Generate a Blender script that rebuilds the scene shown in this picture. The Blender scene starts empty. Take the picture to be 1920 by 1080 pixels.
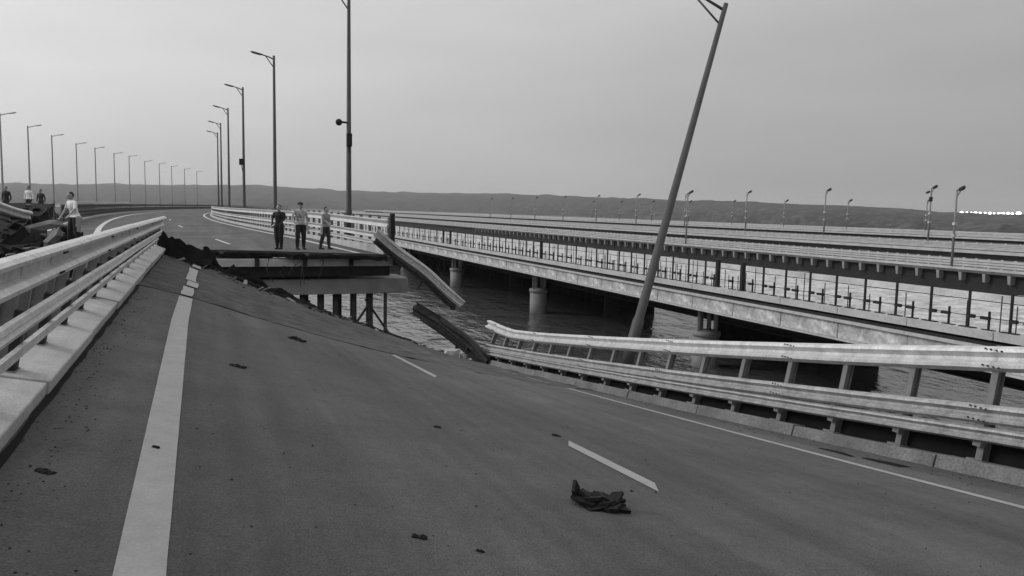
import bpy, bmesh, math, random
from mathutils import Vector, Matrix, noise
random.seed(7)
S = bpy.context.scene
COL = S.collection
R = math.radians

# ------------------------------------------------------------------ camera
YAW, PIT, ROL = R(21.4), R(5.57), R(1.15)
EYE = Vector((0, 0, 1.65))
fw = Vector((math.sin(YAW)*math.cos(PIT), math.cos(YAW)*math.cos(PIT), -math.sin(PIT)))
r0 = Vector((math.cos(YAW), -math.sin(YAW), 0)); u0 = r0.cross(fw)
rt = r0*math.cos(ROL) + u0*math.sin(ROL); up = u0*math.cos(ROL) - r0*math.sin(ROL)
cam = bpy.data.cameras.new('camera'); cam.lens = 28.125; cam.sensor_width = 36
cam.clip_start = 0.05; cam.clip_end = 9000
co = bpy.data.objects.new('camera', cam); COL.objects.link(co)
co.matrix_world = Matrix((( rt.x, up.x, -fw.x, EYE.x), (rt.y, up.y, -fw.y, EYE.y), (rt.z, up.z, -fw.z, EYE.z), (0,0,0,1)))
S.camera = co

# ------------------------------------------------------------------ sky, sun, exposure
SUN_AZ, SUN_EL = R(-62), R(30)       # azimuth from +Y towards +X: the light comes from the left
sd = Vector((math.sin(SUN_AZ)*math.cos(SUN_EL), math.cos(SUN_AZ)*math.cos(SUN_EL), math.sin(SUN_EL)))
W = bpy.data.worlds.new('World'); S.world = W; W.use_nodes = True
n = W.node_tree.nodes; l = W.node_tree.links; n.clear()
sky = n.new('ShaderNodeTexSky'); sky.sky_type = 'NISHITA'; sky.sun_disc = False
sky.sun_elevation = SUN_EL; sky.sun_rotation = SUN_AZ; sky.dust_density = 4.0; sky.air_density = 1.0
bw = n.new('ShaderNodeRGBToBW'); l.new(sky.outputs[0], bw.inputs[0])
def wm(op, a, b=None, cl=False):
    m = n.new('ShaderNodeMath'); m.operation = op; m.use_clamp = cl
    for i, x in enumerate((a, b)):
        if x is None: continue
        if isinstance(x, (int, float)): m.inputs[i].default_value = x
        else: l.new(x, m.inputs[i])
    return m.outputs[0]
geo = n.new('ShaderNodeTexCoord'); sep = n.new('ShaderNodeSeparateXYZ'); l.new(geo.outputs['Generated'], sep.inputs[0])
zc = wm('MAXIMUM', sep.outputs['Z'], 0.0)
over = wm('ADD', wm('MULTIPLY', wm('POWER', zc, 0.8), 3.4), 2.3)  # overcast: brighter towards the zenith
dt = n.new('ShaderNodeVectorMath'); dt.operation = 'DOT_PRODUCT'; l.new(geo.outputs['Generated'], dt.inputs[0]); dt.inputs[1].default_value = (sd.x, sd.y, sd.z)
glow = wm('MULTIPLY', wm('POWER', wm('ADD', wm('MULTIPLY', dt.outputs['Value'], 0.5), 0.5, True), 2.0), 6.0)
mp = n.new('ShaderNodeMapping'); mp.inputs['Scale'].default_value = (1.2, 1.2, 5.0); l.new(geo.outputs['Generated'], mp.inputs[0])
nz = n.new('ShaderNodeTexNoise'); nz.inputs['Scale'].default_value = 2.2; nz.inputs['Detail'].default_value = 5; l.new(mp.outputs[0], nz.inputs['Vector'])
cl_ = wm('ADD', wm('MULTIPLY', nz.outputs[0], 0.32), 0.84)
tot = wm('MULTIPLY', wm('ADD', wm('ADD', over, glow), wm('MULTIPLY', bw.outputs[0], 0.10)), cl_)
cmb = n.new('ShaderNodeCombineColor')
for i in range(3): l.new(tot, cmb.inputs[i])
bg = n.new('ShaderNodeBackground'); bg.inputs[1].default_value = 0.1; l.new(cmb.outputs[0], bg.inputs[0])
wo = n.new('ShaderNodeOutputWorld'); l.new(bg.outputs[0], wo.inputs[0])
sl = bpy.data.lights.new('sun', 'SUN'); sl.energy = 1.3; sl.angle = R(18); sl.color = (1, 1, 1)
so = bpy.data.objects.new('sun', sl); COL.objects.link(so); so.rotation_euler = sd.to_track_quat('Z', 'Y').to_euler()
so.location = (0, 0, 40)
S.view_settings.view_transform = 'Standard'; S.view_settings.look = 'None'
S.view_settings.exposure = 0.0; S.view_settings.gamma = 1.0
S.render.engine = 'CYCLES'; S.render.filter_size = 1.7
S.cycles.volume_bounces = 0; S.cycles.max_bounces = 5; S.cycles.diffuse_bounces = 3; S.cycles.glossy_bounces = 3; S.cycles.transmission_bounces = 1; S.cycles.transparent_max_bounces = 4

# ------------------------------------------------------------------ materials (black and white photograph: all greys)
def mat(name, g, rough=0.8, var=0.25, scale=3.0, grain=0.0, gscale=120.0, bump=0.0, bscale=40.0, metal=0.0, streak=None, spec=0.5):
    m = bpy.data.materials.new(name); m.use_nodes = True
    t = m.node_tree; N = t.nodes; L = t.links; p = N['Principled BSDF']
    p.inputs['Roughness'].default_value = rough; p.inputs['Metallic'].default_value = metal
    p.inputs['Specular IOR Level'].default_value = spec
    tc = N.new('ShaderNodeTexCoord'); src = tc.outputs['Object']
    if streak:
        q = N.new('ShaderNodeMapping'); q.inputs['Scale'].default_value = streak; L.new(src, q.inputs[0]); vs = q.outputs[0]
    else: vs = src
    a = N.new('ShaderNodeTexNoise'); a.inputs['Scale'].default_value = scale; a.inputs['Detail'].default_value = 6; a.inputs['Roughness'].default_value = 0.62
    L.new(vs, a.inputs['Vector'])
    mr = N.new('ShaderNodeMapRange'); mr.inputs[1].default_value = 0.28; mr.inputs[2].default_value = 0.72
    mr.inputs[3].default_value = g*(1-var); mr.inputs[4].default_value = g*(1+var); L.new(a.outputs[0], mr.inputs[0])
    out = mr.outputs[0]
    if grain:
        b = N.new('ShaderNodeTexNoise'); b.inputs['Scale'].default_value = gscale; b.inputs['Detail'].default_value = 3; L.new(src, b.inputs['Vector'])
        m2 = N.new('ShaderNodeMapRange'); m2.inputs[1].default_value = 0.3; m2.inputs[2].default_value = 0.7; m2.inputs[3].default_value = 1-grain; m2.inputs[4].default_value = 1+grain
        L.new(b.outputs[0], m2.inputs[0])
        mm = N.new('ShaderNodeMath'); mm.operation = 'MULTIPLY'; L.new(out, mm.inputs[0]); L.new(m2.outputs[0], mm.inputs[1]); out = mm.outputs[0]
    cc = N.new('ShaderNodeCombineColor')
    for i in range(3): L.new(out, cc.inputs[i])
    L.new(cc.outputs[0], p.inputs['Base Color'])
    if bump:
        b2 = N.new('ShaderNodeTexNoise'); b2.inputs['Scale'].default_value = bscale; b2.inputs['Detail'].default_value = 4; L.new(src, b2.inputs['Vector'])
        bu = N.new('ShaderNodeBump'); bu.inputs['Strength'].default_value = bump; bu.inputs['Distance'].default_value = 0.02
        L.new(b2.outputs[0], bu.inputs['Height']); L.new(bu.outputs[0], p.inputs['Normal'])
    return m
M = dict(
 asphalt=mat('asphalt', 0.072, 0.85, 0.16, 0.55, 0.42, 75, 0.8, 90),
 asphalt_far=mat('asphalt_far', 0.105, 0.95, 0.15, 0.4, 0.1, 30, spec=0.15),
 deck_dark=mat('deck_dark', 0.12, 0.95, 0.3, 0.3, 0.2, 3, spec=0.1),
 near_black=mat('near_black', 0.016, 0.95, 0.6, 0.8, 0.3, 6, 1.0, 5, spec=0.1),  # near-black mottled tone for road and slab pieces
 asphalt_broken=mat('asphalt_broken', 0.05, 0.95, 0.5, 2.2, 0.3, 20, 1.0, 14),
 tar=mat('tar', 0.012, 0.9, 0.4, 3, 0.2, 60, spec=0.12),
 paint=mat('paint', 0.31, 0.6, 0.10, 5, 0.10, 70, 0.2, 120),
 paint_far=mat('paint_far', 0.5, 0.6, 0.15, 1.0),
 concrete=mat('concrete', 0.42, 0.9, 0.22, 2.0, 0.12, 40, 0.4, 50),
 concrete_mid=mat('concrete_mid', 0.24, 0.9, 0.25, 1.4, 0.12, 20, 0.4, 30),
 concrete_dark=mat('concrete_dark', 0.14, 0.9, 0.3, 1.2, 0.15, 20, 0.4, 30),
 concrete_pale=mat('concrete_pale', 0.42, 0.9, 0.22, 0.8, 0.1, 9),
 galv=mat('galvanised', 0.56, 0.5, 0.24, 2.5, 0.14, 50, 0.15, 30, 0.3, (2, 2.5, .6)),
 galv_dirty=mat('galvanised_dirty', 0.34, 0.6, 0.34, 2.5, 0.2, 40, 0.2, 30, 0.25, (2, 2.5, .6)),
 concrete_kerb=mat('concrete_kerb', 0.15, 0.95, 0.35, 1.6, 0.25, 30, 0.6, 40),
 deck_mottled=mat('deck_mottled', 0.45, 0.95, 0.5, 1.3, 0.3, 6, spec=0.15),
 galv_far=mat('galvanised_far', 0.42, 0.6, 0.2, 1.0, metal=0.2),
 galv_dull=mat('galvanised_dull', 0.20, 0.6, 0.3, 3.0, metal=0.3),
 post=mat('post_steel', 0.16, 0.6, 0.3, 6.0, metal=0.3),
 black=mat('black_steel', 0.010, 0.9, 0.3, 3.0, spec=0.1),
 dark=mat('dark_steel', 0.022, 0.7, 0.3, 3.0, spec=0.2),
 rust=mat('rusty_steel', 0.035, 0.8, 0.5, 4.0),
 soot=mat('sooty_steel', 0.035, 0.8, 0.6, 5.0, 0.2, 30, spec=0.2),
 pole=mat('pole_steel', 0.045, 0.6, 0.3, 2.0, metal=0.0),
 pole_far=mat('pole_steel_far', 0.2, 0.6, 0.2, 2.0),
 bluff=mat('bluff', 0.036, 1.0, 0.5, 0.03, 0.6, 0.2),
 rubber=mat('rubber', 0.012, 0.6, 0.5, 20, bump=0.6, bscale=30, spec=0.12),
 skin=mat('skin', 0.32, 0.6, 0.08, 20), hair=mat('hair', 0.02, 0.7, 0.3, 60),
 black_cloth=mat('black_cloth', 0.014, 0.9, 0.3, 15), navy_cloth=mat('navy_cloth', 0.03, 0.9, 0.3, 15),
 white_cloth=mat('white_cloth', 0.78, 0.9, 0.06, 15), grey_cloth=mat('grey_cloth', 0.24, 0.9, 0.15, 15),
 check_cloth=mat('check_cloth', 0.36, 0.9, 0.6, 14),
 white_box=mat('white_box', 0.7, 0.6, 0.1, 3),
)
def tracks(m, lo=0.72, hi=1.28):
    N = m.node_tree.nodes; L = m.node_tree.links; p = N['Principled BSDF']; old = p.inputs['Base Color'].links[0].from_socket
    tc = N.new('ShaderNodeTexCoord'); f = None
    for sc, k in (((1.1, .05, .3), 1.0), ((5.0, .22, 1.0), 0.45), ((.25, .18, .2), 0.9), ((14, 11, 9), 0.35), ((2.2, 1.9, 2), 0.4)):
        mp = N.new('ShaderNodeMapping'); mp.inputs['Scale'].default_value = sc; L.new(tc.outputs['Object'], mp.inputs[0])
        a = N.new('ShaderNodeTexNoise'); a.inputs['Scale'].default_value = 1.0; a.inputs['Detail'].default_value = 3; L.new(mp.outputs[0], a.inputs['Vector'])
        mr = N.new('ShaderNodeMapRange'); mr.inputs[1].default_value = .3; mr.inputs[2].default_value = .7; mr.inputs[3].default_value = 1-(1-lo)*k; mr.inputs[4].default_value = 1+(hi-1)*k; L.new(a.outputs[0], mr.inputs[0])
        if f is None: f = mr.outputs[0]
        else:
            mu = N.new('ShaderNodeMath'); mu.operation = 'MULTIPLY'; L.new(f, mu.inputs[0]); L.new(mr.outputs[0], mu.inputs[1]); f = mu.outputs[0]
    vm = N.new('ShaderNodeVectorMath'); vm.operation = 'SCALE'; L.new(old, vm.inputs[0]); L.new(f, vm.inputs['Scale']); L.new(vm.outputs[0], p.inputs['Base Color'])
tracks(M['bluff'], .6, 1.5); tracks(M['asphalt']); tracks(M['asphalt_far'], .8, 1.2); tracks(M['asphalt_broken'], .75, 1.3); tracks(M['paint'], .93, 1.05)
def water_mat():
    m = bpy.data.materials.new('water'); m.use_nodes = True; N = m.node_tree.nodes; L = m.node_tree.links; p = N['Principled BSDF']
    p.inputs['Base Color'].default_value = (0.075, 0.075, 0.075, 1); p.inputs['Roughness'].default_value = 0.05; p.inputs['IOR'].default_value = 2.3
    tc = N.new('ShaderNodeTexCoord'); mp = N.new('ShaderNodeMapping'); mp.inputs['Scale'].default_value = (1.0, 0.45, 1.0); mp.inputs['Rotation'].default_value = (0, 0, R(-25))
    L.new(tc.outputs['Object'], mp.inputs[0])
    h = None
    for sc, am in ((0.35, 1.0), (1.3, 0.42), (4.5, 0.10)):
        a = N.new('ShaderNodeTexNoise'); a.inputs['Scale'].default_value = sc; a.inputs['Detail'].default_value = 3; a.inputs['Distortion'].default_value = 0.6; L.new(mp.outputs[0], a.inputs['Vector'])
        mu = N.new('ShaderNodeMath'); mu.operation = 'MULTIPLY'; mu.inputs[1].default_value = am; L.new(a.outputs[0], mu.inputs[0])
        if h is None: h = mu.outputs[0]
        else:
            ad = N.new('ShaderNodeMath'); L.new(h, ad.inputs[0]); L.new(mu.outputs[0], ad.inputs[1]); h = ad.outputs[0]
    b = N.new('ShaderNodeBump'); b.inputs['Strength'].default_value = 1.0; b.inputs['Distance'].default_value = 0.26; L.new(h, b.inputs['Height']); L.new(b.outputs[0], p.inputs['Normal'])
    return m
M['water'] = water_mat()
def emit_mat():
    m = bpy.data.materials.new('lit_lamp'); m.use_nodes = True; p = m.node_tree.nodes['Principled BSDF']
    p.inputs['Emission Color'].default_value = (1, 1, 1, 1); p.inputs['Emission Strength'].default_value = 5.0; return m
M['lit'] = emit_mat()

# ------------------------------------------------------------------ mesh helpers
class MB:
    def __init__(s): s.v = []; s.f = []
    def add(s, vs, fs):
        k = len(s.v); s.v += [tuple(x) for x in vs]; s.f += [tuple(i+k for i in f) for f in fs]; return s
    def hexa(s, p):      # 8 corners: bottom 4 ccw, top 4 ccw
        return s.add(p, [(3,2,1,0),(4,5,6,7),(0,1,5,4),(1,2,6,5),(2,3,7,6),(3,0,4,7)])
    def box(s, a, b):
        (x0,y0,z0),(x1,y1,z1) = a, b
        return s.hexa([(x0,y0,z0),(x1,y0,z0),(x1,y1,z0),(x0,y1,z0),(x0,y0,z1),(x1,y0,z1),(x1,y1,z1),(x0,y1,z1)])
    def sweep(s, prof, frames, closed=True, cap=True):   # frames: (origin, axis_a, axis_b); prof: (a, b)
        k = len(prof); vs = []; fs = []
        for o, a, b in frames:
            for pa, pb in prof: vs.append(o + a*pa + b*pb)
        m = len(frames)
        for i in range(m-1):
            for j in range(k if closed else k-1):
                j2 = (j+1) % k
                fs.append((i*k+j, i*k+j2, (i+1)*k+j2, (i+1)*k+j))
        if cap and closed:
            fs.append(tuple(range(k))[::-1]); fs.append(tuple((m-1)*k+j for j in range(k)))
        return s.add(vs, fs)
    def tube(s, pts, rad, seg=8):
        pts = [Vector(p) for p in pts]
        if isinstance(rad, (int, float)): rad = [rad]*len(pts)
        fr = []
        for i, p in enumerate(pts):
            d = (pts[min(i+1, len(pts)-1)] - pts[max(i-1, 0)]).normalized()
            a = d.cross(Vector((0,0,1)) if abs(d.z) < 0.95 else Vector((1,0,0))).normalized(); b = d.cross(a)
            fr.append((p, a*rad[i], b*rad[i]))
        return s.sweep([(math.cos(2*math.pi*j/seg), math.sin(2*math.pi*j/seg)) for j in range(seg)], fr)
    def mesh(s, name, m=None, smooth=False):
        me = bpy.data.meshes.new(name); me.from_pydata(s.v, [], s.f)
        bm = bmesh.new(); bm.from_mesh(me); bmesh.ops.recalc_face_normals(bm, faces=bm.faces); bm.to_mesh(me); bm.free()
        if m: me.materials.append(M[m])
        if smooth: me.shade_smooth()
        return me
    def build(s, name, m, parent=None, smooth=False): return link(name, s.mesh(name, m, smooth), parent)
def link(name, me, parent=None):
    o = bpy.data.objects.new(name, me); COL.objects.link(o)
    if parent: o.parent = parent
    return o
def tag(o, label=None, cat=None, group=None, kind=None):
    if label: o['label'] = label
    if cat: o['category'] = cat
    if group: o['group'] = group
    if kind: o['kind'] = kind
    return o
def thing(name, label, cat, group=None, loc=(0,0,0)):
    o = bpy.data.objects.new(name, None); COL.objects.link(o); o.location = loc; o.empty_display_size = 0.3
    return tag(o, label, cat, group)
def place(name, me, parent, loc, rz=0.0):
    o = link(name, me, parent); o.location = loc; o.rotation_euler = (0, 0, rz); return o
def bevel(o, w, seg=2):
    b = o.modifiers.new('bevel', 'BEVEL'); b.width = w; b.segments = seg; b.limit_method = 'ANGLE'; return o
V = Vector
def ray(x, y): return (fw + rt*((x-960)/1500) - up*((y-540)/1500)).normalized()
def at_z(x, y, z): d = ray(x, y); return EYE + d*((z-EYE.z)/d.z)      # survey helpers: read a real position off the photograph
def at_v(x, y, v): d = ray(x, y); return EYE + d*(v/d.y)

# ------------------------------------------------------------------ water and shore
ZW = -5.65
wat = MB().add([(-4000,-600,ZW),(4000,-600,ZW),(4000,7000,ZW),(-4000,7000,ZW)], [(0,1,2,3)]).build('water', 'water')
tag(wat, 'pale rippled grey water under the bridges', 'water', kind='structure')
def lerp_tab(tab, x):
    if x <= tab[0][0]: return tab[0][1]
    for (a, p), (b, q) in zip(tab, tab[1:]):
        if x <= b: return p + (q-p)*(x-a)/(b-a)
    return tab[-1][1]
CREST = [(-900,24),(-200,28),(0,30),(200,32),(400,35),(520,34),(640,29),(800,29),(960,29),(1100,26),(1280,24),(1400,24),(1500,21),(1600,20),(1700,16),(1760,12),(1900,11),(2300,10),(3600,14)]
SHORE = [(-900,4.5),(0,4.5),(600,5),(900,6),(1100,9),(1300,13),(1500,18),(1700,21.5),(1900,25),(2300,30),(3600,30)]
hv = []; hf = []; prof = [(1.0,-.10),(1.002,.04),(1.02,.30),(1.05,.52),(1.10,.70),(1.16,.86),(1.24,.97),(1.30,1.0),(1.6,1.02),(2.4,1.0)]
NX = 1100
for i in range(NX+1):
    x = -900 + 4500*i/NX
    t = (x-960)/1500; zc_ = 7.3*1500/lerp_tab(SHORE, x)
    zc_ *= 1 + 0.03*noise.noise(V((x*0.006, 3.1, 0)))
    d0 = V((math.sin(YAW), math.cos(YAW), 0)) + V((math.cos(YAW), -math.sin(YAW), 0))*t
    top = 1.65 + lerp_tab(CREST, x)*zc_*1.3/1500 + zc_*0.0012*noise.fractal(V((x*0.012, 0.5, 0)), 1, 2, 4) + zc_*0.0006*max(0, noise.fractal(V((x*0.11, 2.5, 0)), 1, 2, 3))
    for k, (dm, hm) in enumerate(prof):
        p = d0*zc_*dm
        z = ZW + (top-ZW)*hm
        if 1 < k < 7: z += (top-ZW)*0.10*noise.fractal(V((x*0.02, k*1.7, 0)), 1, 2, 3)
        hv.append((p.x, p.y, z))
K = len(prof)
for i in range(NX):
    for k in range(K-1): hf.append((i*K+k, (i+1)*K+k, (i+1)*K+k+1, i*K+k+1))
h = MB().add(hv, hf).build('hills', 'bluff', smooth=True); tag(h, 'low dark grassy hills along the far shore', 'hills', kind='structure')

# ------------------------------------------------------------------ the collapsed span we stand on
def phi(v):
    v = max(-5.0, min(v, 26.0)); return R(4.0 + 0.85*v - 0.005*v*v)
def dz(u, v):                    # road surface: twisted down to the right, more so towards the break
    z = -math.tan(phi(v))*(u+0.2)
    b = max(0.0, 1 - ((u-3.6)/3.8)**2)
    z -= b*0.011*max(0, v)*(1.0 if v < 15.3 else max(0.2, 1-(v-15.3)*0.12))
    if u > 7.3: z += 0.09*min(1, (u-7.3)/0.8)
    if v > 15.3: z -= 0.05*min(1, (v-15.3)/0.25)*(1 if u < 3.6 else max(0, 1-(u-3.6)))
    return z
def dzs(u, v): return -math.tan(phi(v))*(u+0.2)          # the same without the broken step
def up_n(v): return V((math.sin(phi(v)), 0, math.cos(phi(v))))
def out_n(v): return V((math.cos(phi(v)), 0, -math.sin(phi(v))))
span = thing('collapsed_bridge_span', 'twisted near bridge span sinking to the right, asphalt road with white lines', 'bridge span', loc=(0,0,0))
def kl(v): return -1.2 + 0.012*max(0, v)        # left kerb line
KR = 8.2                                        # right kerb line
def end_v(u):                                   # ragged end of the span
    return 25.0 + 0.35*noise.noise(V((u*1.3, 0, 0))) + 0.15*noise.noise(V((u*4.1, 2, 0))) - 0.05*max(0, u-5)
def road_grid(v0, v1, m_, name, fn0=None, fn1=None, u_a=None, u_b=KR, nu=60, nv=80, rough=0.0):
    vs = []; fs = []
    for j in range(nv+1):
        for i in range(nu+1):
            s = i/nu; vv0 = v0; u = -1.2 + (u_b+1.2)*s
            a = fn0(u) if fn0 else v0; b = fn1(u) if fn1 else v1
            v = a + (b-a)*j/nv
            uu = kl(v) + (u_b-kl(v))*s
            z = dz(uu, v)
            if rough: z += rough*noise.fractal(V((uu*1.6, v*1.6, 3)), 1, 2, 3)
            vs.append((uu, v, z))
    for j in range(nv):
        for i in range(nu):
            a = j*(nu+1)+i; fs.append((a, a+1, a+nu+2, a+nu+1))
    k = len(vs)       # lip thickness along the far end
    for i in range(nu+1):
        x, y, z = vs[nv*(nu+1)+i]; vs.append((x, y-0.03+0.06*noise.noise(V((x*5, 1, 1))), z-0.16))
    for i in range(nu):
        a = nv*(nu+1)+i; fs.append((a, a+1, k+i+1, k+i))
    return MB().add(vs, fs).build(name, m_, span, True)
def crack_v(u): return 15.3 + 0.18*noise.noise(V((u*1.1, 5, 0))) + 0.07*noise.noise(V((u*5, 9, 0))) + (0.0 if u < 3.4 else 0)
road_grid(-8, 15.3, 'asphalt', 'road_surface', fn1=crack_v, nv=110)
road_grid(15.35, 25, 'asphalt_broken', 'broken_road_surface', fn0=lambda u: crack_v(u)+0.10*max(0.0, min(1, (4.6-u)/1.5))+0.004, fn1=end_v, rough=0.035)
# bottom of the crack and the structural slab under the road
vs = []; fs = []; NV = 44; us = [-2.0, 0.4, 2.8, 5.2, 7.2, 9.0]
for j in range(NV+1):
    v = -8 + (24.6+8)*j/NV
    for u in us: vs.append((u, v, dz(u, v)-0.13))
    for u in us[::-1]: vs.append((u, v, dz(u, v)-0.42))
k = len(us)*2
for j in range(NV):
    for i in range(k): fs.append((j*k+i, j*k+(i+1) % k, (j+1)*k+(i+1) % k, (j+1)*k+i))
fs += [tuple(range(k)), tuple(NV*k+i for i in range(k))]
MB().add(vs, fs).build('deck_slab', 'concrete_dark', span)
for gu in (0.6, 3.4, 6.6):
    fr = []
    for j in range(30):
        v = -8 + 32*j/29; fr.append((V((gu, v, dz(gu, v)-0.43)), out_n(v), up_n(v)))
    MB().sweep([(-.25,0),(-.25,-.06),(-.03,-.06),(-.03,-1.1),(-.28,-1.1),(-.28,-1.16),(.28,-1.16),(.28,-1.1),(.03,-1.1),(.03,-.06),(.25,-.06),(.25,0)], fr).build('girder', 'dark', span)
# painted lines, 4 mm proud
def stripe(name, u_of, w, va, vb, step=0.3, wob=0.004, slant=0.0, m_='paint'):
    nseg = max(2, int((vb-va)/step)); vs = []; fs = []
    for j in range(nseg+1):
        v = va + (vb-va)*j/nseg; c = u_of(v)
        for s in (-.5, .5):
            uu = c + s*w + wob*noise.noise(V((v*3, s*9, u_of(0))))
            vv = v + s*slant
            vs.append((uu, vv, dz(uu, vv)+0.005))
    for j in range(nseg): fs.append((2*j, 2*j+1, 2*j+3, 2*j+2))
    return MB().add(vs, fs).build(name, m_, span)
lu = lambda v: -0.27 + (0 if v < 12 else 0.012*(v-12))
e = stripe('edge_line', lu, 0.215, -8, 15.1, wob=0.002); e['label'] = 'long solid white line painted on the left'
def seg(a, b, shift):
    vs = []; fs = []
    for j in range(7):
        v = a+(b-a)*j/6
        for s in (-.5, .5):
            uu = lu(v)+shift+s*0.2+0.03*noise.noise(V((v*4, s*7, 1))); vs.append((uu, v, dz(uu, v)+0.035))
    for j in range(6): fs.append((2*j, 2*j+1, 2*j+3, 2*j+2))
    MB().add(vs, fs).build('edge_line', 'paint', span)
seg(15.6, 17.2, 0.0); seg(17.5, 18.6, 0.05); seg(18.75, 22.3, 0.0); seg(23.0, 24.3, 0.06)
stripe('lane_dash', lambda v: 3.50, 0.145, 5.55, 7.25, slant=0.3)
stripe('lane_dash', lambda v: 3.47, 0.13, 12.1, 15.1, slant=0.3)
stripe('edge_line', lambda v: 7.28, 0.115, -4, 15.2)
stripe('edge_line', lambda v: 7.22, 0.09, 16.1, 19.0, wob=0.05)
stripe('tar_patch', lambda v: 7.78, 0.10, 6.9, 7.5, wob=0.12, m_='tar'); stripe('tar_patch', lambda v: 7.68, 0.08, 7.6, 8.2, wob=0.10, m_='tar')
stripe('tar_joint', lambda v: kl(v)+0.03, 0.055, -6, 15.2, wob=0.03, m_='tar')
# kerbs
def kerb(prof, base, v0, v1, n_, m_, gap=0.012, lab=None):
    for i in range(n_):
        a = v0+(v1-v0)*i/n_ + gap; b = v0+(v1-v0)*(i+1)/n_ - gap
        dzr = random.uniform(-.012, .012); dur = random.uniform(-.012, .012)
        fr = []
        for j in range(5):
            v = a+(b-a)*j/4; fr.append((base(v)+V((dur, 0, dzr)), out_n(v), up_n(v)))
        o = MB().sweep(prof, fr).build('kerb_stone', m_, span); bevel(o, 0.012)
kerb([(0,-.05),(0,.11),(-.62,.13),(-.62,-.25),(-.2,-.25)], lambda v: V((kl(v), v, dzs(kl(v), v))), -8, 24.4, 13, 'concrete')
kerb([(0,-.10),(0.02,.165),(.62,.175),(.62,-.3),(.2,-.3)], lambda v: V((KR, v, dz(KR, v))), -3, 24.2, 11, 'concrete_kerb')
# expansion-joint plate and torn flap at the left end
fl = MB(); vs = []; fs = []; NF = 26
for i in range(NF+1):
    t = i/NF; u = -1.12 + 1.42*t; hgt = (0.68*(1-t)**0.8+0.12)*(0.9+.22*noise.noise(V((t*9, 0, 0)))) + 0.03*noise.noise(V((t*40, 3, 0)))
    zb = dzs(-.45, 24.6)
    for y, z in ((24.15, -.12), (24.45+.05*noise.noise(V((t*7,1,1))), hgt*.55-.05), (24.6+.1*noise.noise(V((t*6,5,1))), hgt)): vs.append((u+.1*z, y, zb+z-.30*t*.4))
for i in range(NF):
    for k in range(2): a = i*3+k; fs.append((a, a+3, a+4, a+1))
fl.add(vs, fs)
o = fl.build('torn_flap', 'black', span); o['label'] = 'black torn flap of road edge sticking up'; o.modifiers.new('s', 'SOLIDIFY').thickness = .07
for lay, (y0, hh, m_) in enumerate(((.02, .55, 'black'), (-.28, .16, 'tar'))):       # torn edge layers, blackened and raised to stand in for the shadow mass
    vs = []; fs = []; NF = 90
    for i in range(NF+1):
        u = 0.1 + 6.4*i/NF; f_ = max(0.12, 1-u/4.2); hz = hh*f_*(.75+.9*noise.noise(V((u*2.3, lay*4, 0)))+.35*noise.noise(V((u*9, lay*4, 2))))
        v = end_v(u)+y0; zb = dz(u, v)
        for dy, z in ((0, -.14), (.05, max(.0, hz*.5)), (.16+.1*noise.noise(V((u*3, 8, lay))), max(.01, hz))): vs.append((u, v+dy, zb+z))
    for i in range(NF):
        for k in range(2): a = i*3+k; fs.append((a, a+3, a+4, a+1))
    o = MB().add(vs, fs).build('dark_edge_layer', m_, span); o.modifiers.new('s', 'SOLIDIFY').thickness = .025
vs = []; fs = []
for i in range(101):
    u = -1.15+5.6*i/100; w_ = .055+.05*abs(noise.noise(V((u*2.6, 1, 7))))
    for d_ in (-w_, w_): v = crack_v(u)+.05+d_+.03*noise.noise(V((u*8, d_, 2))); vs.append((u, v, dz(u, 15.2)+.006 if d_ < 0 else dz(u, 15.7)+.03))
for i in range(100): fs.append((2*i, 2*i+1, 2*i+3, 2*i+2))
MB().add(vs, fs).build('crack', 'black', span)

# rubble along the break, each chunk a thing of its own
def chunk_mesh(seed, sx, sy, sz, m_):
    rnd = random.Random(seed); bm = bmesh.new(); bmesh.ops.create_icosphere(bm, subdivisions=1, radius=1)
    for v in bm.verts:
        q = 1 + rnd.uniform(-.35, .25); v.co = V((v.co.x*sx*q, v.co.y*sy*q, max(-.6, min(.6, v.co.z*1.3))*sz*q))
    me = bpy.data.meshes.new('chunk'); bm.to_mesh(me); bm.free(); me.materials.append(M[m_]); return me
CH = [chunk_mesh(s, 1, .8, .5, 'asphalt_broken') for s in range(5)] + [chunk_mesh(20, 1, .7, .6, 'concrete_mid')]
rub = thing('rubble', 'broken lumps of asphalt along the torn end of the near span', 'rubble'); 
for i in range(230):
    t = random.random(); u = -0.9 + 9.0*(t if i % 3 else t*0.6); v = end_v(u) - abs(random.gauss(0, 0.35 if i % 2 else 0.9)) - 0.04
    o = link('lump', CH[5 if i % 5 == 0 else i % 5], rub); s = random.choice((.025,.03,.04,.05,.07,.10))
    o.location = (u, v, dz(u, v)+0.25*s); o.scale = (s*random.uniform(.7,2.4), s, s*random.uniform(.4, .9)); o.rotation_euler = (phi(v)*0.2, phi(v), random.uniform(0, 6.3))

for i in range(46):
    u = random.uniform(-.8, 8.6); v = end_v(u)-.3; z = dz(u, v)-random.uniform(.2, .36); L_ = random.uniform(.25, .8); b_ = random.uniform(-.5, .35)
    MB().tube([(u, v-.3, z), (u+random.uniform(-.05,.05), v+.3, z), (u+random.uniform(-.2,.2), v+.3+L_*.6, z+b_*.3), (u+random.uniform(-.3,.3), v+.3+L_, z+b_*.8)], .014, 5).build('rebar', 'rust', span)
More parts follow.
